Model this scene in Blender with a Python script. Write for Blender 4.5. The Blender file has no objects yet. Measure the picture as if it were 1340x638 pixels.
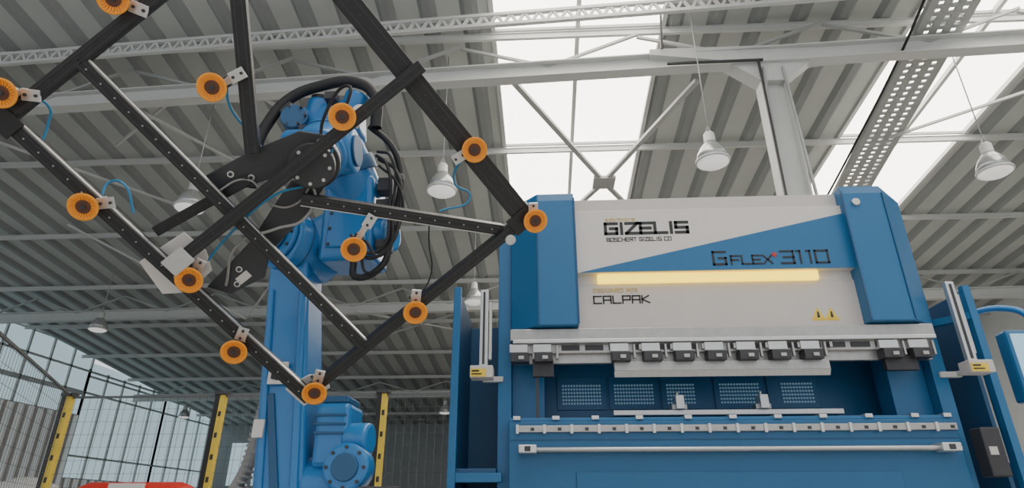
import bpy, bmesh, math, random
from mathutils import Vector, Matrix
random.seed(4)
V=Vector
# ---------------------------------------------------------------- materials
def mat(name,col,rough=.5,metal=0.,noise=0.,nscale=8.,emit=None,es=0.,bump=0.,bscale=40.,coat=0.,spec=None):
    m=bpy.data.materials.new(name); m.use_nodes=True; nt=m.node_tree; b=nt.nodes["Principled BSDF"]
    b.inputs["Base Color"].default_value=(*col,1); b.inputs["Roughness"].default_value=rough; b.inputs["Metallic"].default_value=metal
    if coat: b.inputs["Coat Weight"].default_value=coat
    if spec is not None: b.inputs["Specular IOR Level"].default_value=spec
    tc=nt.nodes.new("ShaderNodeTexCoord")
    if noise:
        n=nt.nodes.new("ShaderNodeTexNoise"); n.inputs["Scale"].default_value=nscale; n.inputs["Detail"].default_value=5
        r=nt.nodes.new("ShaderNodeMapRange"); r.inputs[3].default_value=1-noise; r.inputs[4].default_value=1+noise
        h=nt.nodes.new("ShaderNodeHueSaturation"); h.inputs["Color"].default_value=(*col,1)
        nt.links.new(tc.outputs["Object"],n.inputs["Vector"]); nt.links.new(n.outputs[0],r.inputs[0]); nt.links.new(r.outputs[0],h.inputs["Value"]); nt.links.new(h.outputs[0],b.inputs["Base Color"])
    if bump:
        n=nt.nodes.new("ShaderNodeTexNoise"); n.inputs["Scale"].default_value=bscale
        k=nt.nodes.new("ShaderNodeBump"); k.inputs["Strength"].default_value=bump; k.inputs["Distance"].default_value=.01
        nt.links.new(tc.outputs["Object"],n.inputs["Vector"]); nt.links.new(n.outputs[0],k.inputs["Height"]); nt.links.new(k.outputs[0],b.inputs["Normal"])
    if emit: b.inputs["Emission Color"].default_value=(*emit,1); b.inputs["Emission Strength"].default_value=es
    return m
M={}
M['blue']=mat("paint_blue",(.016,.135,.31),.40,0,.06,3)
M['bluem']=mat("paint_blue_shaded",(.014,.115,.26),.45,0,.06,3)  # darker copy of the blue paint, bed shade put into the colour
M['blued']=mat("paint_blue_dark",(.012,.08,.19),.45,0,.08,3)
M['bluer']=mat("robot_blue",(.016,.17,.44),.34,0,.10,4,coat=.2)
M['white']=mat("panel_white",(.66,.625,.60),.42,0,.03,3)
M['whiteg']=mat("panel_light_grey",(.56,.52,.50),.5,0,.03,3)
M['steel']=mat("brushed_steel",(.42,.41,.40),.42,.75,.2,20)
M['alu']=mat("aluminium",(.60,.60,.60),.38,.7,.1,30)
M['dark']=mat("dark_steel",(.05,.05,.055),.5,.3,.15,20)
M['black']=mat("black_profile",(.022,.022,.024),.42,.2,.1,30)
M['plate']=mat("dark_plate",(.045,.047,.052),.45,.2,.08,10)
M['rubber']=mat("black_rubber",(.014,.014,.016),.6)
M['mesh']=mat("fence_wire",(.10,.11,.115),.6)
M['orange']=mat("orange_silicone",(.92,.34,.02),.45,0,.08,30)
M['brown']=mat("cup_core",(.10,.03,.012),.5)
M['yellow']=mat("yellow_paint",(.66,.48,.06),.5,0,.08,8)
M['yel2']=mat("yellow_label",(.80,.56,.06),.5)
M['ink']=mat("print_ink",(.02,.02,.022),.5)
M['gold']=mat("print_ochre",(.55,.38,.06),.5)
M['led']=mat("led_strip",(.9,.6,.05),.5,emit=(1.,.70,.035),es=2.4)
M['roof']=mat("roof_sheet",(.45,.475,.46),.6,0,.10,1.5)
M['roofd']=mat("roof_rib",(.25,.265,.265),.65,0,.1,2)
M['beam']=mat("painted_structural_steel",(.54,.55,.54),.5,0,.07,3)
M['beamd']=mat("galvanised_steel",(.38,.395,.39),.5,.1,.1,6)
M['floor']=mat("concrete_floor",(.50,.49,.47),.5,0,.12,1.2)
M['wall']=mat("wall_cladding",(.80,.82,.82),.6,0,.05,2)
M['wallglow']=mat("wall_cladding_glow",(.75,.78,.78),.6,0,.05,2,emit=(.8,.88,.9),es=.16)  # faint emission added so the dimly lit left wall comes out lighter
M['walld']=mat("far_wall_cladding",(.30,.32,.33),.7,0,.15,1)
M['red']=mat("red_paint",(.55,.03,.02),.35,0,.05,5)
M['hose']=mat("grey_hose",(.28,.27,.26),.6,0,.1,30)
M['tube']=mat("blue_air_tube",(.03,.22,.42),.35)
M['film']=mat("stretch_film",(.55,.56,.56),.35,0,.1,12,bump=.5,bscale=12)
M['screen']=mat("screen",(.2,.35,.45),.3,emit=(.45,.7,.85),es=.7)
M['sky']=mat("skylight_sheet",(.8,.78,.74),.5,emit=(1.0,.92,.82),es=6.5)
M['glassw']=mat("window_sheet",(.35,.45,.5),.3,emit=(.60,.80,.88),es=.62)
M['lampglass']=mat("prismatic_glass",(.70,.72,.72),.25,.3,.2,60,emit=(1,.97,.92),es=.55)
M['lampshade']=mat("ribbed_glass_shade",(.42,.44,.44),.25,.5,.3,50)
# ---------------------------------------------------------------- helpers
class Grp:
    def __init__(s,name,loc=(0,0,0)):
        s.e=bpy.data.objects.new(name,None); s.e.empty_display_size=.2; s.e.location=loc
        bpy.context.collection.objects.link(s.e); s.loc=V(loc)
    def add(s,ob):
        ob.parent=s.e; ob.matrix_parent_inverse=Matrix.Translation(-s.loc); return ob
def mk(name,bm,m,g=None,smooth=False,bevel=0.,mw=None,seg=2):
    me=bpy.data.meshes.new(name); bmesh.ops.recalc_face_normals(bm,faces=bm.faces[:]); bm.to_mesh(me); bm.free()
    ob=bpy.data.objects.new(name,me); bpy.context.collection.objects.link(ob); me.materials.append(M[m] if isinstance(m,str) else m)
    if smooth:
        for p in me.polygons: p.use_smooth=True
    if bevel:
        b=ob.modifiers.new("bevel",'BEVEL'); b.width=bevel; b.segments=seg; b.limit_method='ANGLE'; b.angle_limit=.6
    if mw is not None: ob.matrix_world=mw
    if g: g.add(ob)
    return ob
def addbox(bm,c,s,R=None):
    r=bmesh.ops.create_cube(bm,size=1.)
    for v in r['verts']:
        p=V((v.co.x*s[0],v.co.y*s[1],v.co.z*s[2]))
        if R is not None: p=R@p
        v.co=p+V(c)
def bx(name,lo,hi,m,g=None,bevel=.004):
    bm=bmesh.new(); lo=V(lo);hi=V(hi); addbox(bm,(lo+hi)/2,hi-lo); return mk(name,bm,m,g,bevel=bevel)
def boxes(name,lst,m,g=None,bevel=0):
    bm=bmesh.new()
    for lo,hi in lst:
        lo=V(lo);hi=V(hi); addbox(bm,(lo+hi)/2,hi-lo)
    return mk(name,bm,m,g,bevel=bevel)
def frame(p0,p1,upv=(0,0,1)):
    x=(V(p1)-V(p0)).normalized(); u=V(upv)
    if abs(x.dot(u))>.99: u=V((0,1,0))
    y=u.cross(x).normalized(); z=x.cross(y)
    return Matrix((x,y,z)).transposed()
def bar(bm,p0,p1,w,h,upv=(0,0,1)):
    p0=V(p0);p1=V(p1); addbox(bm,(p0+p1)/2,((p1-p0).length,w,h),frame(p0,p1,upv))
def bars(name,lst,w,h,m,g=None,upv=(0,0,1),bevel=0):
    bm=bmesh.new()
    for a,b in lst: bar(bm,a,b,w,h,upv)
    return mk(name,bm,m,g,bevel=bevel)
def ibeam(bm,p0,p1,h,w,t=.02,upv=(0,0,1)):
    R=frame(p0,p1,upv); L=(V(p1)-V(p0)).length; c=(V(p0)+V(p1))/2; z=R@V((0,0,1))
    addbox(bm,c,(L,t,h-2*t),R); addbox(bm,c+z*(h/2-t/2),(L,w,t),R); addbox(bm,c-z*(h/2-t/2),(L,w,t),R)
def addcyl(bm,p0,p1,r0,r1=None,n=24):
    p0=V(p0);p1=V(p1); r1=r0 if r1 is None else r1
    q=V((0,0,1)).rotation_difference(p1-p0).to_matrix().to_4x4()
    bmesh.ops.create_cone(bm,cap_ends=True,segments=n,radius1=r0,radius2=r1,depth=(p1-p0).length,matrix=Matrix.Translation((p0+p1)/2)@q)
def cyl(name,p0,p1,r0,m,g=None,r1=None,n=28,bevel=.006):
    bm=bmesh.new(); addcyl(bm,p0,p1,r0,r1,n); ob=mk(name,bm,m,g,smooth=False,bevel=bevel)
    for p in ob.data.polygons: p.use_smooth=len(p.vertices)==4
    return ob
def prism(name,pts,origin,ux,uy,un,d0,d1,m,g=None,bevel=.004):
    bm=bmesh.new(); o=V(origin);ux=V(ux);uy=V(uy);un=V(un)
    a=[bm.verts.new(o+ux*x+uy*y+un*d0) for x,y in pts]; b=[bm.verts.new(o+ux*x+uy*y+un*d1) for x,y in pts]
    bm.faces.new(a); bm.faces.new(b)
    for i in range(len(pts)): bm.faces.new((a[i],a[(i+1)%len(pts)],b[(i+1)%len(pts)],b[i]))
    return mk(name,bm,m,g,bevel=bevel)
def revolve(name,prof,p,axis,m,g=None,n=32):
    bm=bmesh.new(); R=V((0,0,1)).rotation_difference(V(axis)).to_matrix(); rings=[]
    for r,z in prof: rings.append([bm.verts.new(V(p)+R@V((r*math.cos(2*math.pi*i/n),r*math.sin(2*math.pi*i/n),z))) for i in range(n)])
    for a,b in zip(rings,rings[1:]):
        for i in range(n): bm.faces.new((a[i],a[(i+1)%n],b[(i+1)%n],b[i]))
    if prof[0][0]>1e-5: bm.faces.new(rings[0])
    if prof[-1][0]>1e-5: bm.faces.new(rings[-1])
    bmesh.ops.remove_doubles(bm,verts=bm.verts[:],dist=1e-6)
    return mk(name,bm,m,g,smooth=True)
def tube(name,pts,r,m,g=None,res=10):
    c=bpy.data.curves.new(name,'CURVE'); c.dimensions='3D'; c.bevel_depth=r; c.bevel_resolution=3; c.resolution_u=res
    s=c.splines.new('BEZIER'); s.bezier_points.add(len(pts)-1)
    for b,p in zip(s.bezier_points,pts): b.co=p; b.handle_left_type=b.handle_right_type='AUTO'
    ob=bpy.data.objects.new(name,c); bpy.context.collection.objects.link(ob)
    dg=bpy.context.evaluated_depsgraph_get(); me=bpy.data.meshes.new_from_object(ob.evaluated_get(dg)); bpy.data.objects.remove(ob)
    me.materials.clear(); me.materials.append(M[m])
    for p in me.polygons: p.use_smooth=True
    ob=bpy.data.objects.new(name,me); bpy.context.collection.objects.link(ob)
    if g: g.add(ob)
    return ob
def text(name,body,loc,size,m,g,off=0.,sx=1.,R=None,ex=.001,shear=0):
    c=bpy.data.curves.new(name,'FONT'); c.body=body; c.size=size; c.extrude=ex; c.offset=off; c.shear=shear
    ob=bpy.data.objects.new(name,c); bpy.context.collection.objects.link(ob); bpy.context.view_layer.update()
    dg=bpy.context.evaluated_depsgraph_get(); me=bpy.data.meshes.new_from_object(ob.evaluated_get(dg)); bpy.data.objects.remove(ob)
    me.materials.clear(); me.materials.append(M[m])
    if R is None: R=Matrix.Rotation(math.pi/2,4,'X')
    me.transform(Matrix.Translation(V(loc))@R@Matrix.Diagonal((sx,1,1,1)))
    ob=bpy.data.objects.new(name,me); bpy.context.collection.objects.link(ob); g.add(ob); return ob
GL={'G':[(1,1,0,1),(0,1,0,0),(0,0,1,0),(1,0,1,.5),(1,.5,.45,.5)],'I':[(.5,0,.5,1)],'Z':[(0,1,1,1),(1,1,0,0),(0,0,1,0)],'E':[(1,1,0,1),(0,1,0,0),(0,0,1,0),(0,.5,.85,.5)],
'L':[(0,1,0,0),(0,0,1,0)],'S':[(1,1,0,1),(0,1,0,.5),(0,.5,1,.5),(1,.5,1,0),(1,0,0,0)],'F':[(1,1,0,1),(0,1,0,0),(0,.5,.85,.5)],'X':[(0,1,1,0),(0,0,1,1)],
'3':[(0,1,1,1),(1,1,1,0),(1,0,0,0),(.2,.5,1,.5)],'1':[(.2,1,.6,1),(.6,1,.6,0)],'0':[(0,0,0,1),(0,1,1,1),(1,1,1,0),(1,0,0,0)],'C':[(1,1,0,1),(0,1,0,0),(0,0,1,0)],
'A':[(0,0,0,1),(0,1,1,1),(1,1,1,0),(0,.45,1,.45)],'P':[(0,0,0,1),(0,1,1,1),(1,1,1,.45),(1,.45,0,.45)],'K':[(0,0,0,1),(0,.5,.9,1),(0,.5,1,0)],
'B':[(0,0,0,1),(0,1,.9,1),(.9,1,.9,.5),(0,.5,1,.5),(1,.5,1,0),(1,0,0,0)],'O':[(0,0,0,1),(0,1,1,1),(1,1,1,0),(1,0,0,0)],'H':[(0,0,0,1),(1,0,1,1),(0,.5,1,.5)],
'R':[(0,0,0,1),(0,1,1,1),(1,1,1,.5),(1,.5,0,.5),(.5,.5,1,0)],'T':[(0,1,1,1),(.5,0,.5,1)],'D':[(0,0,0,1),(0,1,.8,1),(.8,1,1,.8),(1,.8,1,.2),(1,.2,.8,0),(.8,0,0,0)],'N':[(0,0,0,1),(0,1,1,0),(1,0,1,1)]}
def sign(name,s,x,z,w,h,y,th,m,g,gap=.28):
    bm=bmesh.new(); cx=x
    for ch in s:
        if ch==' ': cx+=w*.7; continue
        ww=w*(.3 if ch=='I' else .6 if ch=='1' else 1)
        for a,b,c,d in GL[ch]:
            p=V((cx+a*ww,y,z+b*h)); q=V((cx+c*ww,y,z+d*h))
            addbox(bm,(p+q)/2,((q-p).length+th,.002,th),frame(p,q,V((0,1,0)).cross((q-p).normalized())))
        cx+=ww+w*gap
    return mk(name,bm,m,g)
# ---------------------------------------------------------------- room shell
RZ=lambda y:9.7-.105*y
XL,XR,Y0,YB=-20.,16.,-6.,38.
bx("floor",(XL,Y0,-.1),(XR,YB,0),'floor',bevel=0)
bm=bmesh.new()
def slab(bm,x0,x1,y0,y1,dz0=0,dz1=.1):
    vs=[bm.verts.new((x,y,RZ(y)+d)) for d in (dz0,dz1) for x,y in ((x0,y0),(x1,y0),(x1,y1),(x0,y1))]
    for f in ((0,1,2,3),(4,5,6,7),(0,1,5,4),(1,2,6,5),(2,3,7,6),(3,0,4,7)): bm.faces.new([vs[i] for i in f])
for x0,x1 in ((XL,-.8),(2.3,6.75),(9.5,XR)): slab(bm,x0,x1,Y0,YB)
for x0,x1 in ((-.8,2.3),(6.75,9.5)): slab(bm,x0,x1,Y0,-4); slab(bm,x0,x1,21,YB)
mk("ceiling",bm,'roof')
g=Grp("roof_decking_rib",(0,0,8)); bm=bmesh.new(); x=XL+.3
while x<XR:
    if not(-.95<x<2.4 or 6.6<x<9.6):
        w0,w1,h=.16,.07,.09
        a=[bm.verts.new((x+dx,y,RZ(y)-d)) for y in (Y0,YB) for dx,d in ((-w0,0),(-w1,h),(w1,h),(w0,0))]
        for f in ((0,1,5,4),(1,2,6,5),(2,3,7,6),(0,1,2,3),(4,5,6,7)): bm.faces.new([a[i] for i in f])
    x+=.74
mk("ribs",bm,'roofd',g)
PY=[12.0+3.3*k for k in range(-5,8)]
for i,(x0,x1) in enumerate(((-.8,2.3),(6.75,9.5))):
    g=Grp("skylight" if i==0 else "skylight.001",((x0+x1)/2,10,8.5))
    bm=bmesh.new(); slab(bm,x0,x1,-4,21,.03,.05); mk("translucent_sheet",bm,'sky',g)
    xm=(x0+x1)/2+.0; L=[]
    for xx in (x0,xm,x1): L.append(((xx,-4,RZ(-4)-.02),(xx,21,RZ(21)-.02)))
    bars("mullions",L,.08,.10,'beam',g)
    bars("transoms",[((x0,y,RZ(y)-.02),(x1,y,RZ(y)-.02)) for y in PY if y<21 and y>-4],.05,.06,'beamd',g)
g=Grp("roof_purlin",(0,10,8)); bm=bmesh.new()
for y in PY: 
    if -6<y<YB: ibeam(bm,(XL,y,RZ(y)-.17),(XR,y,RZ(y)-.17),.14,.06,.012)
mk("purlins",bm,'beam',g)
def truss(name,y,dy,ztie,cols=True):
    g=Grp(name,(0,y,ztie)); bm=bmesh.new()
    yy=lambda x:y-dy*(x-2)
    ibeam(bm,(XL,yy(XL),ztie),(XR,yy(XR),ztie),.32,.22,.025)
    mk("tie_beam",bm,'beam',g)
    bm=bmesh.new(); x=XL+1; k=0; zt=RZ(y)-.32
    while x<XR-1.5:
        bar(bm,(x,yy(x),ztie+.1),(x+1.6,yy(x+1.6),zt),.05,.05); bar(bm,(x+1.6,yy(x),zt),(x+3.2,yy(x+3.2),ztie+.1),.05,.05); x+=3.2
    mk("web_members",bm,'beamd',g)
    return g
T1=truss("roof_truss",8.6,.045,7.78)
truss("roof_truss",18.6,.03,6.75); truss("roof_truss",28.6,.03,5.8)
g=Grp("lattice_girder",(0,7.8,8.1)); bm=bmesh.new()
def P(x): return V((x,7.85-.055*(x-2),8.24))
for dz in (0,.22): bar(bm,P(-14)+V((0,0,dz)),P(15)+V((0,0,dz)),.07,.06)
x=-14.
while x<15: bar(bm,P(x),P(x+.12)+V((0,0,.22)),.04,.045); bar(bm,P(x+.12)+V((0,0,.22)),P(x+.24),.04,.045); x+=.24
mk("lattice",bm,'beam',g)
def column(x,y,ztop,name="steel_column"):
    g=Grp(name,(x,y,0)); bm=bmesh.new()
    ibeam(bm,(x,y,0),(x,y,ztop),.42,.3,.03,upv=(1,0,0)); mk("column_shaft",bm,'beam',g)
    bx("base_plate",(x-.3,y-.3,0),(x+.3,y+.3,.03),'beam',g)
    return g
g=column(3.95,8.6,7.6)
for s in (-1,1):
    prism("haunch_l" if s<0 else "haunch_r",[(0,0),(s*2.0,0),(s*2.0,-.12),(s*.75,-.3),(s*.2,-.75),(0,-.75)],(3.95,8.6,8.0),(1,0,0),(0,0,1),(0,1,0),-.14,.14,'beam',g)
bars("stiffener",[((3.72,8.43,5.),(3.80,8.43,7.5)),((4.2,8.43,5.),(4.12,8.43,7.5))],.03,.05,'beamd',g)
column(3.95,18.6,6.6); column(3.95,28.6,5.7)
g=Grp("cross_bracing",(1.53,12.9,7.9)); c=V((1.53,12.9,7.9))
bars("brace_arms",[(c,(-.55,9.3,8.2)),(c,(3.05,9.6,8.2)),(c,(-.55,16.6,7.6)),(c,(3.6,16.2,7.6))],.11,.07,'beamd',g)
bx("gusset_plate",c-V((.26,.26,.05)),c+V((.26,.26,.03)),'beamd',g)
L=[((-5.2,8.9,7.7),(-3.9,12.5,8.2)),((-7.8,9,7.7),(-5.8,14,8.)),((-2.2,8.8,7.7),(-1.2,12,8.2)),((4.3,8.6,7.6),(5.6,12.6,8.1)),((-12,9.2,7.7),(-9.,14,7.9)),
 ((-9.6,18.6,6.4),(-6,14.5,7.9)),((-9.6,18.6,6.4),(-13,14.5,7.9)),((3.95,18.6,6.4),(0,14.5,7.9)),((-2.4,18.6,6.6),(-6.2,23,7.)),((-6,18.6,6.6),(-2.4,23,7.)),((8.5,9,7.4),(12.5,13.5,8.0)),((7.2,11.,7.7),(11.5,8.5,8.1)),
 ((-6.8,9.,7.7),(-9.5,11.2,8.2)),((-3.2,8.8,7.7),(-5.4,11.2,8.2))]
for i,(a,b) in enumerate(L):
    g=Grp("sway_rod",tuple((V(a)+V(b))/2)); bars("rod",[(a,b)],.05,.05,'beam',g)
g=Grp("perforated_cable_tray",(7,9,7.8)); a=V((6.2,3.5,0));b=V((7.75,17,0)); a.z=RZ(3.5)-.78;b.z=RZ(17)-.78
R=frame(a,b); d=(b-a).normalized(); sd=R@V((0,1,0)); Lh=(b-a).length
bm=bmesh.new()
for o in (-.33,-.12,.09,.30): bar(bm,a+sd*o,b+sd*o,.12,.03)
q=0.
while q<Lh-.2:
    bar(bm,a+d*q-sd*.33,a+d*q+sd*.30,.085,.028); q+=.15
for o in (-.39,.36): bar(bm,a+sd*o+V((0,0,.04)),b+sd*o+V((0,0,.04)),.02,.10)
mk("tray",bm,'beamd',g)
bars("hangers",[(a+d*q+V((0,0,0)),a+d*q+V((0,0,.7))) for q in (2,5,8,11)],.04,.04,'beam',g)
g=Grp("ceiling_cable",(6.3,9,7.6)); tube("cable",[(5.8,6,8.2),(6.05,8,7.75),(6.4,11,7.45),(6.75,14,7.3),(7,17,7.2)],.022,'rubber',g)
g=Grp("cable_conduit",(2.2,8.5,8)); bars("conduit",[((2.15,8.4,7.95),(2.2,8.4,8.7)),((2.2,8.38,7.6),(3.8,8.38,7.62)),((3.72,8.38,7.6),(3.72,8.38,4))],.035,.035,'dark',g)
# side walls / windows
boxes("wall_left",[((XL-.2,Y0,0),(XL,26,4.5)),((XL-.2,26,0),(XL,YB,2.0)),((XL-.2,Y0,4.5),(XL,8,9.9)),((XL-.2,8,7.3),(XL,26,8.9))],'wallglow')
g=Grp("wall_cladding_rib",(XL,15,2)); boxes("ribs",[((XL,Y0+i*.5,0),(XL+.04,Y0+i*.5+.16,4.5 if Y0+i*.5<26 else 2)) for i in range(88)],'whiteg',g)
for i,(y0,y1) in enumerate(((8,14),(14,20),(20,26),(26,32),(32,38))):
    g=Grp("window_%d"%(i+1),(XL,(y0+y1)/2,5.5)); zt=7.3 if y1<=26 else 6.2; zb=4.5 if y1<=26 else 2.
    bx("pane",(XL-.12,y0,zb),(XL-.1,y1,zt+.8 if y1<=26 else zt+.6),'glassw',g,bevel=0)
    L=[((XL-.05,y0+k*1.2,zb),(XL-.05,y0+k*1.2,zt+.3)) for k in range(6)]+[((XL-.05,y0,z),(XL-.05,y1,z)) for z in (zb,zb+.9,5.5,6.4,zt)]
    bars("frame_bars",L,.08,.08,'beam',g)
bx("wall_right",(XR,Y0,0),(XR+.2,YB,9.9),'wall',bevel=0)
bx("wall_back",(XL,YB,0),(XR,YB+.2,6.2),'walld',bevel=0)
g=Grp("window_6",(-8,YB,3)); boxes("panes",[((-19+i*1.5,YB-.04,2.2),(-17.7+i*1.5,YB-.02,4.6)) for i in range(5)],'glassw',g)
# ---------------------------------------------------------------- high bay lamps
def lamp(x,y,z,s=1.):
    g=Grp("high_bay_lamp",(x,y,z)); z-=.08
    revolve("shade",[(.10,.34),(.12,.30),(.17,.24),(.225,.13),(.25,.0),(.24,.0),(.21,.12),(.15,.22),(.1,.27)],(x,y,z),(0,0,1),'lampshade',g)
    revolve("rim",[(.245,.02),(.262,.015),(.262,-.015),(.245,-.02)],(x,y,z),(0,0,1),'beam',g)
    revolve("prismatic_lens",[(.245,.005),(.235,-.03),(.19,-.06),(.11,-.08),(.0,-.085)],(x,y,z),(0,0,1),'lampglass',g)
    revolve("ballast_housing",[(.0,.54),(.06,.53),(.085,.50),(.09,.35),(.11,.33),(0,.32)],(x,y,z),(0,0,1),'beam',g)
    cyl("suspension_rod",(x,y,z+.54),(x,y,RZ(y)-.1),.010,'beamd',g,n=8,bevel=0)
    bars("bail",[((x-.06,y,z+.50),(x,y,z+.66)),((x+.06,y,z+.50),(x,y,z+.66))],.015,.015,'beamd',g)
for p in [(-1.7,9.2,5.8),(2.7,8.35,5.72),(7.3,8.9,5.72),(-6.4,9.6,5.8),(-13.4,17.2,5.8),(-1.8,15.2,5.8),(-17.3,29.3,5.0),(-4.5,28,4.9)]: lamp(*p)
# ---------------------------------------------------------------- safety fence
g=Grp("safety_fence",(-4,7.5,0)); 
posts=[(-5.96,7.5),(-3.99,7.5),(-1.97,7.5)]
for i,(x,y) in enumerate(posts):
    bx("post_%d"%i,(x-.01,y-.04,0),(x+.055,y+.04,1.96),'yellow',g)
    bx("post_side_%d"%i,(x-.065,y-.045,0),(x-.012,y+.045,1.98),'rubber',g)
    boxes("black_marks_%d"%i,[((x+.008,y-.045,z),(x+.04,y-.04,z+.06)) for z in (.3,.7,.95,1.2,1.45,1.7)],'ink',g)
    bx("foot_%d"%i,(x-.12,y-.1,0),(x+.12,y+.1,.015),'dark',g)
    bx("cap_%d"%i,(x-.08,y-.06,1.96),(x+.08,y+.06,2.0),'dark',g)
bm=bmesh.new()
def mesh(bm,a,b,z0,z1,st=.09):
    a=V(a);b=V(b); L=(b-a).length; n=int(L/st)
    for i in range(n+1):
        p=a.lerp(b,i/n); bar(bm,(p.x,p.y,z0),(p.x,p.y,z1),.003,.003)
    k=int((z1-z0)/.15)
    for i in range(k+1): bar(bm,(a.x,a.y,z0+i*.15),(b.x,b.y,z0+i*.15),.003,.003)
    for z in (z0,z1): bar(bm,(a.x,a.y,z),(b.x,b.y,z),.025,.025)
mesh(bm,(-5.96,7.5,0),(-3.99,7.5,0),.15,1.95); mesh(bm,(-3.99,7.5,0),(-1.97,7.5,0),.15,1.95); mesh(bm,(-1.97,7.5,0),(-.75,7.5,0),.15,1.95)
mesh(bm,(-5.96,7.5,0),(-4.4,4.5,0),.15,1.98)
mk("wire_mesh",bm,'mesh',g)
# ---------------------------------------------------------------- press brake
g=Grp("press_brake",(1.28,5,0))
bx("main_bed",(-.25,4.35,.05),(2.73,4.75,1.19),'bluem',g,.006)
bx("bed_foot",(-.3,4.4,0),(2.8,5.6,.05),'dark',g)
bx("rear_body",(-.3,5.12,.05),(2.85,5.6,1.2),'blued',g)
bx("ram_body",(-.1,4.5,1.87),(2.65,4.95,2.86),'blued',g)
bx("side_frame_left",(-.34,4.5,.05),(-.24,5.6,2.7),'blue',g)
bx("side_frame_right",(2.76,4.5,.05),(2.86,5.6,2.7),'blue',g)
bx("side_guide_left",(-.24,4.6,1.19),(.0,4.8,1.85),'blue',g)
bx("side_guide_right",(2.5,4.6,1.19),(2.76,4.8,1.85),'blue',g)
bx("upper_front_panel",(.26,4.33,2.27),(2.33,4.5,2.79),'white',g)
bx("top_rail",(.26,4.37,2.79),(2.33,4.5,2.91),'whiteg',g)
prism("blue_wedge",[(.29,2.272),(2.33,2.272),(2.33,2.72)],(0,0,0),(1,0,0),(0,0,1),(0,-1,0),-4.33,-4.322,'blue',g,0)
bx("lower_front_panel",(.24,4.385,1.84),(2.32,4.5,2.20),'whiteg',g)
bx("light_recess",(.26,4.40,2.19),(2.33,4.5,2.28),'white',g)
bx("led_strip",(.42,4.35,2.198),(2.05,4.398,2.264),'led',g)
def cover(name,s,xo,xi):
    w=xi-xo
    pts=[(xo,4.8),(xo,4.45),(xo+w*.42,4.27),(xi,4.27),(xi,4.8)]
    bm=bmesh.new(); zs=[(1.85,0),(2.86,0),(2.93,.05)]; rings=[]
    for z,i in zs: rings.append([bm.verts.new((x+(i*1.2 if k<2 else 0)*(1 if w>0 else -1),y+(i*.3 if k in(2,3) else 0),z)) for k,(x,y) in enumerate(pts)])
    for a,b in zip(rings,rings[1:]):
        for k in range(5): bm.faces.new((a[k],a[(k+1)%5],b[(k+1)%5],b[k]))
    bm.faces.new(rings[0]); bm.faces.new(rings[-1]); mk(name,bm,'blue',g,bevel=.008)
    bx(name+"_edge_trim",(min(xi,xi-.006),4.262,1.86),(max(xi,xi+.006),4.275,2.88),'blued',g,0)
    xc=xo+w*.42; bx(name+"_crease",(xc-.004,4.262,1.86),(xc+.004,4.28,2.86),'blued',g,0)
cover("cover_left",-1,-.24,.26); cover("cover_right",1,2.83,2.31)
cyl("round_badge",(2.40,4.25,2.78),(2.40,4.275,2.78),.03,'alu',g)
cyl("bolt",(-.12,4.33,2.87),(-.12,4.36,2.87),.02,'alu',g)
sign("logo_text","GIZELIS",.50,2.59,.087,.085,4.328,.024,'ink',g,gap=.27)
text("logo_small_text","adymore",(.50,4.328,2.695),.055,'gold',g,sx=1.2)
sign("logo_sub_text","BOSCHERT GIZELIS CO",.505,2.525,.0225,.028,4.328,.005,'ink',g,gap=.30)
sign("series_letter","G",1.29,2.315,.09,.10,4.320,.017,'ink',g); sign("series_text","FLEX",1.42,2.315,.062,.065,4.320,.013,'ink',g)
sign("series_number","3110",1.79,2.315,.09,.095,4.320,.015,'ink',g,gap=.2)
text("series_plus","*",(1.725,4.320,2.34),.09,'red',g,off=.002)
text("purchaser_small_text","DESIGNED FOR",(.38,4.382,2.13),.045,'gold',g,sx=1.1)
sign("purchaser_text","CALPAK",.385,2.045,.055,.055,4.383,.011,'ink',g,gap=.30)
for i,x in enumerate((2.0,2.095)):
    prism("warning_sign_%d"%i,[(x-.046,1.90),(x+.046,1.90),(x,1.985)],(0,0,0),(1,0,0),(0,0,1),(0,-1,0),-4.385,-4.381,'yel2',g,0)
    prism("warning_mark_%d"%i,[(x-.010,1.91),(x+.010,1.91),(x+.005,1.955),(x-.005,1.955)],(0,0,0),(1,0,0),(0,0,1),(0,-1,0),-4.381,-4.379,'ink',g,0)
bx("warning_plate",(1.95,4.383,1.888),(2.145,4.386,1.90),'yel2',g,0)
# ram tooling
bx("ram_beam",(-.24,4.33,1.755),(2.75,4.5,1.84),'steel',g)
bx("ram_beam_lip",(-.22,4.31,1.73),(2.74,4.46,1.758),'alu',g)
bx("clamp_bar",(-.22,4.36,1.665),(2.73,4.46,1.73),'steel',g)
boxes("clamp_bar_slots",[((x,4.352,1.685),(x+.13,4.361,1.722)) for x in [.13+.17*k for k in range(14)]],'dark',g)
xs=[-.17,.0]+[.55+.222*i for i in range(7)]+[2.42,2.62]
boxes("clamps",[((x-.075,4.32,1.665),(x+.055,4.37,1.725)) for x in xs],'alu',g,.003)
boxes("clamp_wedges",[((x-.065,4.30,1.595),(x+.065,4.40,1.66)) for x in xs],'dark',g,.003)
boxes("clamp_levers",[((x+.09,4.33,1.62),(x+.105,4.36,1.72)) for x in xs]+[((x-.01,4.29,1.61),(x+.03,4.302,1.635)) for x in xs]+[((x+.13,4.33,1.68),(x+.15,4.36,1.72)) for x in xs[2:9]],'steel',g,.002)
bx("punch_holder",(-.22,4.40,1.60),(2.73,4.44,1.67),'steel',g)
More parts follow.
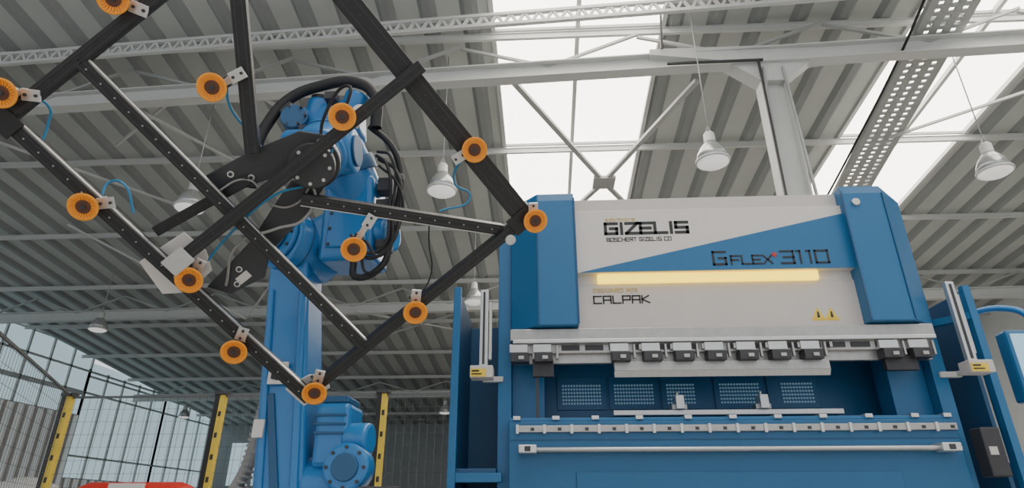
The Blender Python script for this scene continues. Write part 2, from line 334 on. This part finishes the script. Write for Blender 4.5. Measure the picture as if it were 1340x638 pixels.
bx("long_punch",(.50,4.36,1.535),(2.0,4.42,1.60),'steel',g,.003); prism("punch_tip",[(4.36,1.535),(4.42,1.535),(4.39,1.495)],(0,0,0),(0,1,0),(0,0,1),(1,0,0),.5,2.0,'alu',g,0)
boxes("short_punches",[((-.08,4.36,1.5),(.07,4.40,1.62)),((2.38,4.36,1.52),(2.6,4.41,1.62))],'dark',g,.003)
boxes("punch_guide_stem",[((-.06,4.38,1.19),(-.04,4.40,1.5))],'dark',g)
# back gauge zone
bx("inner_back_panel",(-.24,5.0,.9),(2.76,5.06,2.3),'blue',g)
for i in range(5):
    x=.10+i*.415
    bx("grille_frame_%d"%i,(x,4.985,1.36),(x+.395,5.0,1.62),'blue',g,.004)
bm=bmesh.new()
for i in range(5):
    for a in range(14):
        for b in range(6):
            if i==2 and a>9: continue
            if i==4 and a<3: continue
            x=.10+i*.415+.05+a*.0225; z=1.41+b*.028
            addcyl(bm,(x,4.986,z),(x,4.978,z),.0085,n=6)
mk("grille_perforations",bm,mat("grille_hole_glow",(.30,.48,.60),.6,emit=(.4,.7,.9),es=.12),g)  # pale glowing discs stand in for light coming through the perforations
bx("back_gauge_rail",(.50,4.6,1.262),(2.14,4.68,1.30),'alu',g); bx("back_gauge_beam",(.2,4.7,1.2),(2.3,4.8,1.27),'blued',g)
for i,x in enumerate((.98,1.58)):
    bx("gauge_finger_%d"%i,(x-.03,4.56,1.30),(x+.03,4.66,1.40),'alu',g); bx("gauge_block_%d"%i,(x-.055,4.60,1.30),(x+.055,4.70,1.34),'steel',g)
    cyl("gauge_pin_%d"%i,(x-.01,4.6,1.40),(x-.01,4.6,1.43),.01,'alu',g)
# bed tooling
bx("die_rail",(-.25,4.36,1.19),(2.73,4.50,1.215),'blue',g)
boxes("die_stops",[((x,4.34,1.20),(x+.05,4.42,1.225)) for x in [-.22,.05,.32,.62,.95,1.25,1.55,1.85,2.15,2.45,2.66]],'alu',g,.002)
bx("front_steel_strip",(-.20,4.325,1.115),(2.72,4.352,1.16),'steel',g)
boxes("strip_clamps",[((-.20+i*.185,4.315,1.105),(-.18+i*.185,4.33,1.165)) for i in range(16)],'alu',g,.002)
boxes("strip_bolts",[((-.1+i*.185,4.322,1.125),(-.075+i*.185,4.327,1.145)) for i in range(16)],'dark',g)
boxes("bed_groove",[((-.24,4.345,1.065),(2.72,4.352,1.072))],'blued',g)
cyl("linear_guide",(-.15,4.28,1.0),(2.68,4.28,1.0),.013,'alu',g); bx("guide_backing",(-.15,4.30,.985),(2.68,4.352,1.015),'steel',g)
for i,x in enumerate((-.12,2.60)):
    bx("guide_block_%d"%i,(x-.06,4.24,.975),(x+.06,4.34,1.028),'alu',g,.006); bx("guide_block_dark_%d"%i,(x-.02,4.235,.985),(x+.02,4.25,1.018),'dark',g)
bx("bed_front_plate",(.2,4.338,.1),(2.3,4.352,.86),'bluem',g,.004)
# side guards left
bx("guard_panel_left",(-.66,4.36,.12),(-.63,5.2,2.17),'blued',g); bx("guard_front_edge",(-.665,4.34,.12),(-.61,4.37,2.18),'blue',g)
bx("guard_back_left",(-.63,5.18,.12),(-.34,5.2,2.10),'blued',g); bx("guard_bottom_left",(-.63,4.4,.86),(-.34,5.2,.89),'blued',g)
bx("guard_shelf",(-.66,4.36,.80),(-.3,4.42,.86),'blue',g)
for s,x in (('l',-.43),('r',2.93)):
    bx("sensor_post_%s"%s,(x-.03,4.3,1.55),(x+.03,4.34,2.14),'alu',g); bx("sensor_post_groove_%s"%s,(x-.008,4.295,1.58),(x+.008,4.301,2.12),'dark',g,0)
    bx("sensor_post_rear_%s"%s,(x+.035,4.32,1.62),(x+.055,4.36,2.05),'beam',g)
    bx("sensor_box_%s"%s,(x-.085,4.22,1.47),(x+.075,4.34,1.555),'whiteg',g,.006); bx("sensor_label_%s"%s,(x-.08,4.214,1.475),(x+.03,4.221,1.53),'yel2',g,0)
    boxes("sensor_label_marks_%s"%s,[((x-.07,4.21,1.51),(x-.02,4.215,1.52)),((x-.07,4.21,1.49),(x+.0,4.215,1.497))],'ink',g)
    bx("sensor_bracket_%s"%s,(x-.02,4.34,1.50),(x+.02,4.5,1.53),'beam',g)
bx("sensor_arm_l",(-.45,4.48,1.49),(-.3,4.52,1.53),'beam',g); bx("sensor_arm_r",(2.8,4.48,1.49),(2.95,4.52,1.53),'beam',g)
bx("guard_panel_right",(3.06,4.5,.12),(3.09,5.3,2.1),'blued',g)
bars("guard_frame_right",[((3.06,4.36,.1),(3.06,4.36,2.12)),((3.28,4.7,.1),(3.28,4.7,2.2)),((3.06,4.36,2.1),(3.28,4.7,2.18)),((3.06,4.36,.5),(3.28,4.7,.5)),((2.86,4.6,1.9),(3.06,4.36,1.9))],.05,.05,'blue',g)
bx("junction_box",(2.80,4.24,.82),(2.92,4.36,1.12),'dark',g,.01); bx("junction_box_label",(2.82,4.235,.95),(2.87,4.24,1.0),'whiteg',g,0)
# operator console
g=Grp("operator_console",(3.6,4.5,0))
tube("swing_arm",[(3.24,4.85,.9),(3.24,4.85,1.75),(3.26,4.83,1.96),(3.34,4.75,2.03),(3.5,4.6,2.02),(3.56,4.52,1.94),(3.56,4.48,1.7)],.024,'bluer',g)
bx("arm_foot",(3.32,4.78,0),(3.46,4.95,.95),'blue',g,.01)
bx("console_housing",(3.26,4.38,1.30),(3.82,4.5,1.80),'blue',g,.02); bx("console_screen",(3.285,4.374,1.42),(3.78,4.382,1.77),'screen',g,.0)
bx("keypad",(3.29,4.374,1.32),(3.77,4.381,1.39),'dark',g,0)
# ---------------------------------------------------------------- robot
g=Grp("industrial_robot_arm",(-1.45,3.8,0))
bx("base_plate",(-1.95,3.35,0),(-.95,4.35,.06),'dark',g,.01)
cyl("base_pedestal",(-1.45,3.85,.06),(-1.45,3.85,.36),.36,'bluer',g,r1=.32)
cyl("swivel_ring",(-1.45,3.85,.36),(-1.45,3.85,.42),.38,'dark',g)
cyl("turntable",(-1.45,3.85,.42),(-1.45,3.85,.58),.37,'bluer',g,r1=.33)
def taper(name,p0,p1,s0,s1,m,upv=(0,1,0),bev=.03):
    bm=bmesh.new(); R=frame(p0,p1,upv); L=[]
    for p,s in ((p0,s0),(p1,s1)): L.append([bm.verts.new(V(p)+R@V((0,a*s[0]/2,b*s[1]/2))) for a,b in ((-1,-1),(1,-1),(1,1),(-1,1))])
    bm.faces.new(L[0]); bm.faces.new(L[1])
    for k in range(4): bm.faces.new((L[0][k],L[0][(k+1)%4],L[1][(k+1)%4],L[1][k]))
    return mk(name,bm,m,g,bevel=bev,seg=4,smooth=False)
taper("lower_arm",(-1.46,3.72,.5),(-1.64,3.70,2.22),(.30,.34),(.25,.28),'bluer')
taper("lower_arm_rib",(-1.375,3.56,.60),(-1.50,3.56,1.9),(.05,.06),(.04,.06),'bluer',bev=.015)
taper("lower_arm_rib_b",(-1.57,3.56,.60),(-1.70,3.56,1.9),(.04,.05),(.035,.05),'bluer',bev=.012)
taper("lower_arm_channel",(-1.475,3.545,.62),(-1.60,3.55,1.25),(.05,.02),(.04,.02),'blued',bev=.004)
cyl("lower_joint",(-1.4,3.72,.74),(-1.12,3.72,.74),.17,'bluer',g)
bx("motor_housing",(-1.32,3.56,.84),(-1.12,3.84,1.20),'bluer',g,.03); bx("motor_lid",(-1.30,3.58,1.20),(-1.14,3.80,1.24),'blued',g,.01)
boxes("housing_ribs",[((-1.32,3.55,z),(-1.14,3.565,z+.015)) for z in (1.02,1.07,1.12)],'blued',g,.003)
cyl("motor_cap",(-1.10,3.50,.84),(-1.10,3.66,.84),.13,'bluer',g,bevel=.02); cyl("motor_cap_rim",(-1.10,3.485,.84),(-1.10,3.51,.84),.075,'blued',g)
cyl("shoulder_motor",(-1.15,3.64,1.0),(-1.0,3.62,1.0),.09,'bluer',g,bevel=.02)
for i in range(8):
    a=i*math.pi/4; cyl("motor_bolt_%d"%i,(-1.10+.105*math.cos(a),3.49,.84+.105*math.sin(a)),(-1.10+.105*math.cos(a),3.505,.84+.105*math.sin(a)),.01,'dark',g,n=8,bevel=0)
bx("motor_connector",(-1.0,3.45,.68),(-.80,3.55,.74),'dark',g,.01); bx("motor_connector_b",(-1.0,3.44,.60),(-.84,3.52,.66),'alu',g,.01)
ex=V((-.45,-.89,0)).normalized(); ec=V((-1.63,3.62,2.24))
cyl("elbow_housing",ec-ex*.28,ec+ex*.12,.205,'bluer',g,bevel=.025)
cyl("elbow_seam",ec+ex*.02,ec+ex*.03,.208,'blued',g,bevel=0)
cyl("elbow_rim",ec+ex*.12,ec+ex*.15,.17,'bluer',g,bevel=.01); cyl("elbow_cap",ec+ex*.15,ec+ex*.17,.10,'blued',g)
for i in range(10):
    a=i*math.pi/5; u=V((.89,-.45,0)); p=ec+ex*.15+u*(.14*math.cos(a))+V((0,0,.14*math.sin(a))); cyl("elbow_bolt_%d"%i,p,p+ex*.012,.011,'dark',g,n=8,bevel=0)
taper("forearm_rear_housing",(-1.25,3.72,2.10),(-1.27,3.66,2.70),(.36,.40),(.32,.36),'bluer',bev=.04)
bx("rear_cover_plate",(-1.38,3.50,2.16),(-1.12,3.52,2.42),'bluer',g,.01)
boxes("rear_cover_bolts",[((x,3.492,z),(x+.018,3.50,z+.018)) for x in (-1.37,-1.15) for z in (2.17,2.28,2.39)],'dark',g)
taper("forearm_link",(-1.50,3.66,2.25),(-1.22,3.68,2.4),(.26,.26),(.28,.3),'bluer',bev=.05)
cyl("forearm_tube",(-1.24,3.68,2.55),(-1.42,3.36,3.02),.19,'bluer',g,r1=.17,bevel=.04)
cyl("forearm_collar",(-1.30,3.57,2.72),(-1.33,3.52,2.80),.20,'blued',g)
taper("forearm_head",(-1.72,3.46,3.00),(-1.20,3.42,3.06),(.28,.20),(.30,.22),'bluer',bev=.05)
cyl("forearm_motor",(-1.30,3.42,3.06),(-1.22,3.36,3.24),.09,'bluer',g,bevel=.02)
cyl("forearm_motor_b",(-1.52,3.44,3.04),(-1.50,3.40,3.22),.09,'bluer',g,bevel=.02); cyl("forearm_motor_lid",(-1.50,3.40,3.22),(-1.498,3.39,3.25),.07,'dark',g)
cyl("head_cap",(-1.62,3.28,3.02),(-1.63,3.34,3.02),.09,'blued',g)
for i in range(6):
    a=i*math.pi/3; cyl("head_bolt_%d"%i,(-1.62+.075*math.cos(a),3.27,3.02+.075*math.sin(a)),(-1.62+.075*math.cos(a),3.285,3.02+.075*math.sin(a)),.009,'dark',g,n=8,bevel=0)
boxes("head_fittings",[((-1.74,3.28,3.06),(-1.66,3.34,3.14)),((-1.42,3.24,3.12),(-1.34,3.32,3.18)),((-1.56,3.24,2.86),(-1.48,3.32,2.92))],'dark',g,.006)
revolve("label_white",[(0,0),(.05,.002),(.055,.01),(.05,.018),(0,.02)],(-1.17,3.27,3.02),(.3,-1,-.1),'white',g)
cyl("forearm_side_motor",(-1.10,3.66,2.3),(-.98,3.62,2.3),.12,'bluer',g,bevel=.02)
boxes("side_connectors",[((-1.08,3.5,2.42),(-.98,3.62,2.50)),((-1.08,3.5,2.56),(-.99,3.6,2.66)),((-1.05,3.48,2.14),(-.96,3.6,2.2))],'dark',g,.008)
n=V((.2473,-.7452,-.6193)); hub=V((-1.09,2.459,2.113))
cyl("wrist_body",hub-n*1.0,hub-n*.42,.17,'bluer',g,r1=.15,bevel=.03); cyl("wrist_seam",hub-n*.80,hub-n*.78,.168,'blued',g,bevel=0)
cyl("wrist_unit",hub-n*.45,hub-n*.2,.125,'bluer',g,bevel=.02); cyl("wrist_seam_b",hub-n*.33,hub-n*.31,.128,'dark',g,bevel=0)
cyl("wrist_joint",hub-n*.62-V((.2,0,0)),hub-n*.62+V((.2,0,0)),.13,'bluer',g,bevel=.02)
for s in (-1,1): cyl("wrist_joint_cap_%s"%("l" if s<0 else "r"),hub-n*.62+V((.2*s,0,0)),hub-n*.62+V((.215*s,0,0)),.09,'blued',g,bevel=.004)
cyl("tool_flange",hub-n*.2,hub-n*.135,.13,'plate',g)
bx("maker_plate",(-1.62,3.515,1.30),(-1.51,3.535,1.43),'white',g,.002); prism("maker_mark",[(-1.60,1.40),(-1.57,1.40),(-1.555,1.34),(-1.54,1.40),(-1.52,1.40),(-1.53,1.33),(-1.56,1.32),(-1.60,1.33)],(0,0,0),(1,0,0),(0,0,1),(0,-1,0),-3.514,-3.512,'ink',g,0)
bx("warning_plate",(-1.66,3.515,1.0),(-1.60,3.535,1.1),'white',g,.002)
tube("dress_hose_main",[(-1.88,3.4,2.55),(-1.85,3.32,2.78),(-1.80,3.3,2.97),(-1.68,3.3,3.17),(-1.48,3.3,3.27),(-1.24,3.3,3.29),(-1.1,3.3,3.18),(-1.08,3.35,2.95)],.038,'rubber',g)
tube("dress_hose_side",[(-1.14,3.4,3.0),(-1.0,3.45,2.88),(-.93,3.5,2.7),(-.93,3.5,2.45),(-.96,3.5,2.2),(-1.0,3.5,2.02),(-1.15,3.5,1.95),(-1.2,3.55,2.08)],.022,'rubber',g)
for i,(dx,dz,r) in enumerate(((.03,.04,.012),(-.04,.1,.011),(.05,-.06,.009),(-.02,.16,.01))):
    tube("cable_%d"%i,[(-1.08+dx*.3,3.45,2.75+dz*.5),(-.97+dx,3.42,2.62+dz),(-.93+dx,3.45,2.4),(-.98+dx,3.45,2.15-dz*.5),(-1.1+dx,3.46,2.02+dz),(-1.15,3.5,2.15)],r,'rubber',g)
for i,(y,z) in enumerate(((3.5,2.62),(3.5,2.28))): cyl("hose_clamp_%d"%i,(-.935,y,z),(-.935,y,z+.05),.035,'dark',g)
g2=Grp("corrugated_cable_hose",(-1.95,4.1,0)); tube("hose",[(-1.66,3.95,1.75),(-1.80,4.05,1.5),(-1.86,4.05,1.2),(-1.9,4.05,.9),(-2.02,4.05,.6),(-2.1,4.1,.2),(-2.3,4.3,.05)],.04,'hose',g2)
bm=bmesh.new()
for i in range(26):
    z=1.5-i*.035; x=-1.80-.06*(1.5-z)/.3 if z>1.2 else -1.86-.13*(1.2-z)
    addcyl(bm,(x,4.05,z),(x-.004,4.05,z-.015),.047,n=14)
mk("hose_rings",bm,'hose',g2)
# ---------------------------------------------------------------- gripper (rigid planar frame)
A=V((-2.262,2.046,2.141)); e1=V((.5630,.6307,-.5341)); e2=V((.7926,-.2121,.5717))
G=Grp("suction_gripper_frame",tuple(hub))
def W(s,t,d=0.): return A+e1*s+e2*t+n*d
def rail(name,a,b,w=.055,h=.06,d=0.,slots=True,edge=None):
    p=W(*a,d);q=W(*b,d); bars(name,[(p,q)],w,h,'black',G,upv=n,bevel=.004)
    u=(q-p).normalized(); sd=n.cross(u).normalized()
    if slots:
        bm=bmesh.new()
        for o in (-.25,.25): bar(bm,p+sd*w*o+n*(h/2),q+sd*w*o+n*(h/2),.004,.003,upv=n)
        mk(name+"_slots",bm,'plate',G)
    L=(q-p).length; bm=bmesh.new(); k=.05
    while k<L-.03:
        addcyl(bm,p+u*k+n*(h/2-.001),p+u*k+n*(h/2+.003),.004,n=8); k+=.075
    mk(name+"_fasteners",bm,'beamd' if edge else 'dark',G)
    if edge: bars(name+"_side_strip",[(p+sd*edge*(w/2+.003)+n*.012,q+sd*edge*(w/2+.003)+n*.012)],.006,.016,'alu',G,upv=n)
rail("rail_outer",(-.02,0),(1.83,0),edge=1,w=.06)
rail("rail_second",(0,.40),(1.8,.40),edge=1)
rail("rail_far",(-.1,1.44),(1.83,1.47),w=.105,h=.06)
rail("cross_upper",(0,-.02),(0,1.45),d=.0)
rail("cross_middle",(.885,.02),(.885,1.53),d=.05,w=.06)
rail("cross_lower",(1.80,-.02),(1.80,1.5),d=.0)
rail("diagonal_right",(1.02,.68),(1.78,1.34),d=-.03,edge=-1)
rail("diagonal_left",(.05,1.19),(.72,.66),d=-.03,w=.065)
rail("short_strut",(.72,.06),(.80,.55),d=-.06,w=.05,h=.03,slots=False)
pl=[(.66,.38),(.70,.62),(.77,.88),(.88,.98),(.95,.84),(.84,.57),(.79,.40)]
prism("bracket_plate_upper",pl,A,e1,e2,n,-.12,-.085,'plate',G)
pl=[(1.02,.88),(1.10,.62),(1.13,.36),(1.21,.26),(1.17,.08),(1.07,.02),(1.03,.34),(.95,.60),(.90,.80)]
prism("bracket_plate_lower",pl,A,e1,e2,n,-.12,-.085,'plate',G)
for i,(s,t) in enumerate(((.80,.56),(.87,.92),(.73,.50),(1.05,.70),(1.10,.20),(1.15,.14),(.98,.78))):
    cyl("plate_hole_bush_%d"%i,W(s,t,-.086),W(s,t,-.078),.016,'alu',G,n=16,bevel=0); cyl("plate_bolt_%d"%i,W(s,t,-.079),W(s,t,-.074),.009,'dark',G,n=10,bevel=0)
cyl("flange_adapter",W(.93,.82,-.13),W(.93,.82,-.03),.11,'plate',G)
for i in range(8):
    a=i*math.pi/4; s=.93+.085*math.cos(a); t=.82+.085*math.sin(a); cyl("flange_bolt_%d"%i,W(s,t,-.03),W(s,t,-.02),.009,'alu',G,n=8,bevel=0)
prism("plate_label",[(1.125,.15),(1.165,.15),(1.165,.22),(1.125,.22)],A,e1,e2,n,-.085,-.082,'white',G,0)
prism("joint_plate_left",[(.78,-.09),(.96,-.13),(1.03,-.04),(1.02,.12),(.93,.17),(.80,.16)],A,e1,e2,n,-.045,-.032,'white',G)
prism("joint_plate_front",[(.84,.03),(.93,.03),(.93,.15),(.84,.15)],A,e1,e2,n,.081,.09,'alu',G)
prism("corner_plate_bottom",[(1.72,-.07),(1.86,-.07),(1.87,.10),(1.80,.13),(1.74,.07)],A,e1,e2,n,-.045,-.032,'white',G)
prism("corner_plate_right",[(1.74,1.38),(1.84,1.38),(1.84,1.5),(1.74,1.5)],A,e1,e2,n,.031,.042,'black',G)
prism("corner_plate_top_left",[(-.05,-.05),(.07,-.05),(.07,.05),(-.05,.05)],A,e1,e2,n,.031,.04,'black',G)
cyl("joint_disc",W(1.83,1.34,.03),W(1.83,1.34,.05),.028,'alu',G)
cups=[((-.06,.10),(0,.16)),((-.07,.70),(0,.74)),((.46,-.02),(.50,.04)),((.98,.06),(.96,.12)),((1.375,-.05),(1.34,.02)),((1.80,.07),(1.76,.13)),((1.80,.73),(1.75,.78)),((1.35,.72),(1.30,.86)),((1.82,1.50),(1.78,1.53)),((1.34,1.48),(1.33,1.40)),((.84,1.10),(.885,1.12)),((.41,.75),(.43,.86))]
cs=.93
for i,((s,t),(ms,mt)) in enumerate(cups):
    d=.085 if i!=10 else .12
    c=W(s,t,d)
    revolve("suction_cup_%d"%i,[(r*cs,z) for r,z in [(.020,-.045),(.034,-.036),(.050,-.030),(.052,-.024),(.042,-.018),(.060,-.010),(.066,-.002),(.067,.004),(.058,.003),(.044,-.004),(.040,-.004)]],c,n,'orange',G,n=36)
    bm=bmesh.new()
    for k in range(24):
        a=k*math.pi/12; dd=e1*math.cos(a)+e2*math.sin(a); bar(bm,c+dd*.030*cs-n*.004,c+dd*.055*cs+n*.0025,.004,.006,upv=n)
    mk("cup_fins_%d"%i,bm,'orange',G)
    cyl("cup_core_%d"%i,c-n*.03,c+n*.001,.034*cs,'brown',G,n=20,bevel=.003); cyl("cup_screw_%d"%i,c-n*.002,c+n*.006,.012,'dark',G,n=6,bevel=0)
    cyl("cup_neck_%d"%i,c-n*.12,c-n*.04,.016,'alu',G,n=16)
    b0=W(s,t,.0)
    cyl("cup_ball_joint_%d"%i,b0-n*.02,b0+n*.015,.025,'alu',G,n=16)
    bars("cup_bracket_%d"%i,[(b0,W(ms,mt,.0))],.03,.012,'alu',G,upv=n,bevel=.002)
    u=(W(ms,mt)-W(s,t)).normalized()
    bars("cup_bracket_foot_%d"%i,[(W(ms,mt,.035)-u*.035,W(ms,mt,.035)+u*.035)],.05,.012,'alu',G,upv=n,bevel=.002)
    for k in (-1,1): cyl("foot_bolt_%d_%d"%(i,k),W(ms,mt,.04)+u*.02*k,W(ms,mt,.047)+u*.02*k,.007,'dark',G,n=8,bevel=0)
    bars("cup_bracket_block_%d"%i,[(b0+u*.03-n*.01,b0+u*.06-n*.01)],.045,.03,'dark' if i%2 else 'beam',G,upv=n,bevel=.003)
    cyl("air_fitting_%d"%i,b0+u*.02,b0+u*.02-e1*.045-n*.01,.008,'dark',G,n=10,bevel=0)
def tt(nm,l,r=.006,m='tube'): tube(nm,[W(*p) for p in l],r,m,G)
tt("air_tube_0",[(.98,.10,-.04),(.94,.3,-.03),(.93,.6,-.04),(1.0,.8,-.06),(.93,.95,-.05)])
tt("air_tube_1",[(.46,.02,-.03),(.43,.07,-.08),(.47,.12,-.06),(.6,.06,-.04)])
tt("air_tube_2",[(1.80,.73,-.02),(1.74,.9,-.08),(1.6,1.0,-.08),(1.5,1.08,-.04)],.004,'rubber')
tt("air_tube_3",[(1.34,1.44,-.02),(1.45,1.3,-.12),(1.55,1.32,-.1),(1.5,1.15,-.05)])
tt("air_tube_4",[(.41,.80,-.02),(.50,.72,-.07),(.62,.70,-.09),(.72,.7,-.06)])
tt("air_tube_5",[(.84,1.10,-.02),(.75,1.2,-.1),(.8,1.0,-.12),(.9,.9,-.1)],.008,'rubber')
tt("air_tube_6",[(1.12,.1,-.07),(1.0,.3,-.02),(1.05,.5,0.02),(1.1,.62,-.02),(1.02,.75,-.05),(.9,.7,-.03)],.007,'hose')
tt("air_tube_7",[(-.04,.12,-.02),(.05,.14,-.06),(.1,.08,-.06),(.14,.02,-.04)])
tt("air_tube_8",[(.75,.38,-.02),(.8,.55,-.05),(.95,.55,-.04),(1.02,.62,-.05),(.98,.8,-.04)],.005,'hose')
# ---------------------------------------------------------------- small floor objects
g=Grp("compressed_air_tank",(-4.0,6.3,0)); 
revolve("tank_shell",[(0,-.62),(.10,-.60),(.17,-.54),(.2,-.45),(.2,.45),(.17,.54),(.1,.60),(0,.62)],(-4.05,6.3,.70),(1,0,0),'red',g)
bx("tank_label",(-4.2,6.09,.72),(-3.85,6.12,.88),'white',g,.003)
boxes("tank_legs",[((-4.5,6.2,0),(-4.4,6.4,.55)),((-3.7,6.2,0),(-3.6,6.4,.55))],'dark',g)
g=Grp("wrapped_pallet_load",(-6.75,8.2,0)); bx("pallet",(-7.3,7.7,0),(-6.2,8.7,.14),'hose',g)
revolve("film_wrapped_bundle",[(.46,.14),(.49,.5),(.47,.75),(.35,.95),(.15,1.04),(0,1.06)],(-6.75,8.2,0),(0,0,1),'film',g)
# ---------------------------------------------------------------- light
w=bpy.data.worlds.new("world"); bpy.context.scene.world=w; w.use_nodes=True
bg=w.node_tree.nodes["Background"]; bg.inputs[0].default_value=(.92,.96,1.,1); bg.inputs[1].default_value=1.15
# ---------------------------------------------------------------- camera
cd=bpy.data.cameras.new("camera"); cam=bpy.data.objects.new("camera",cd); bpy.context.collection.objects.link(cam)
cam.location=(0,0,.6); cam.rotation_euler=(math.radians(90+23.9),0,math.radians(3.0)); cd.sensor_width=36; cd.lens=800/1340*36; cd.clip_end=200
bpy.context.scene.camera=cam
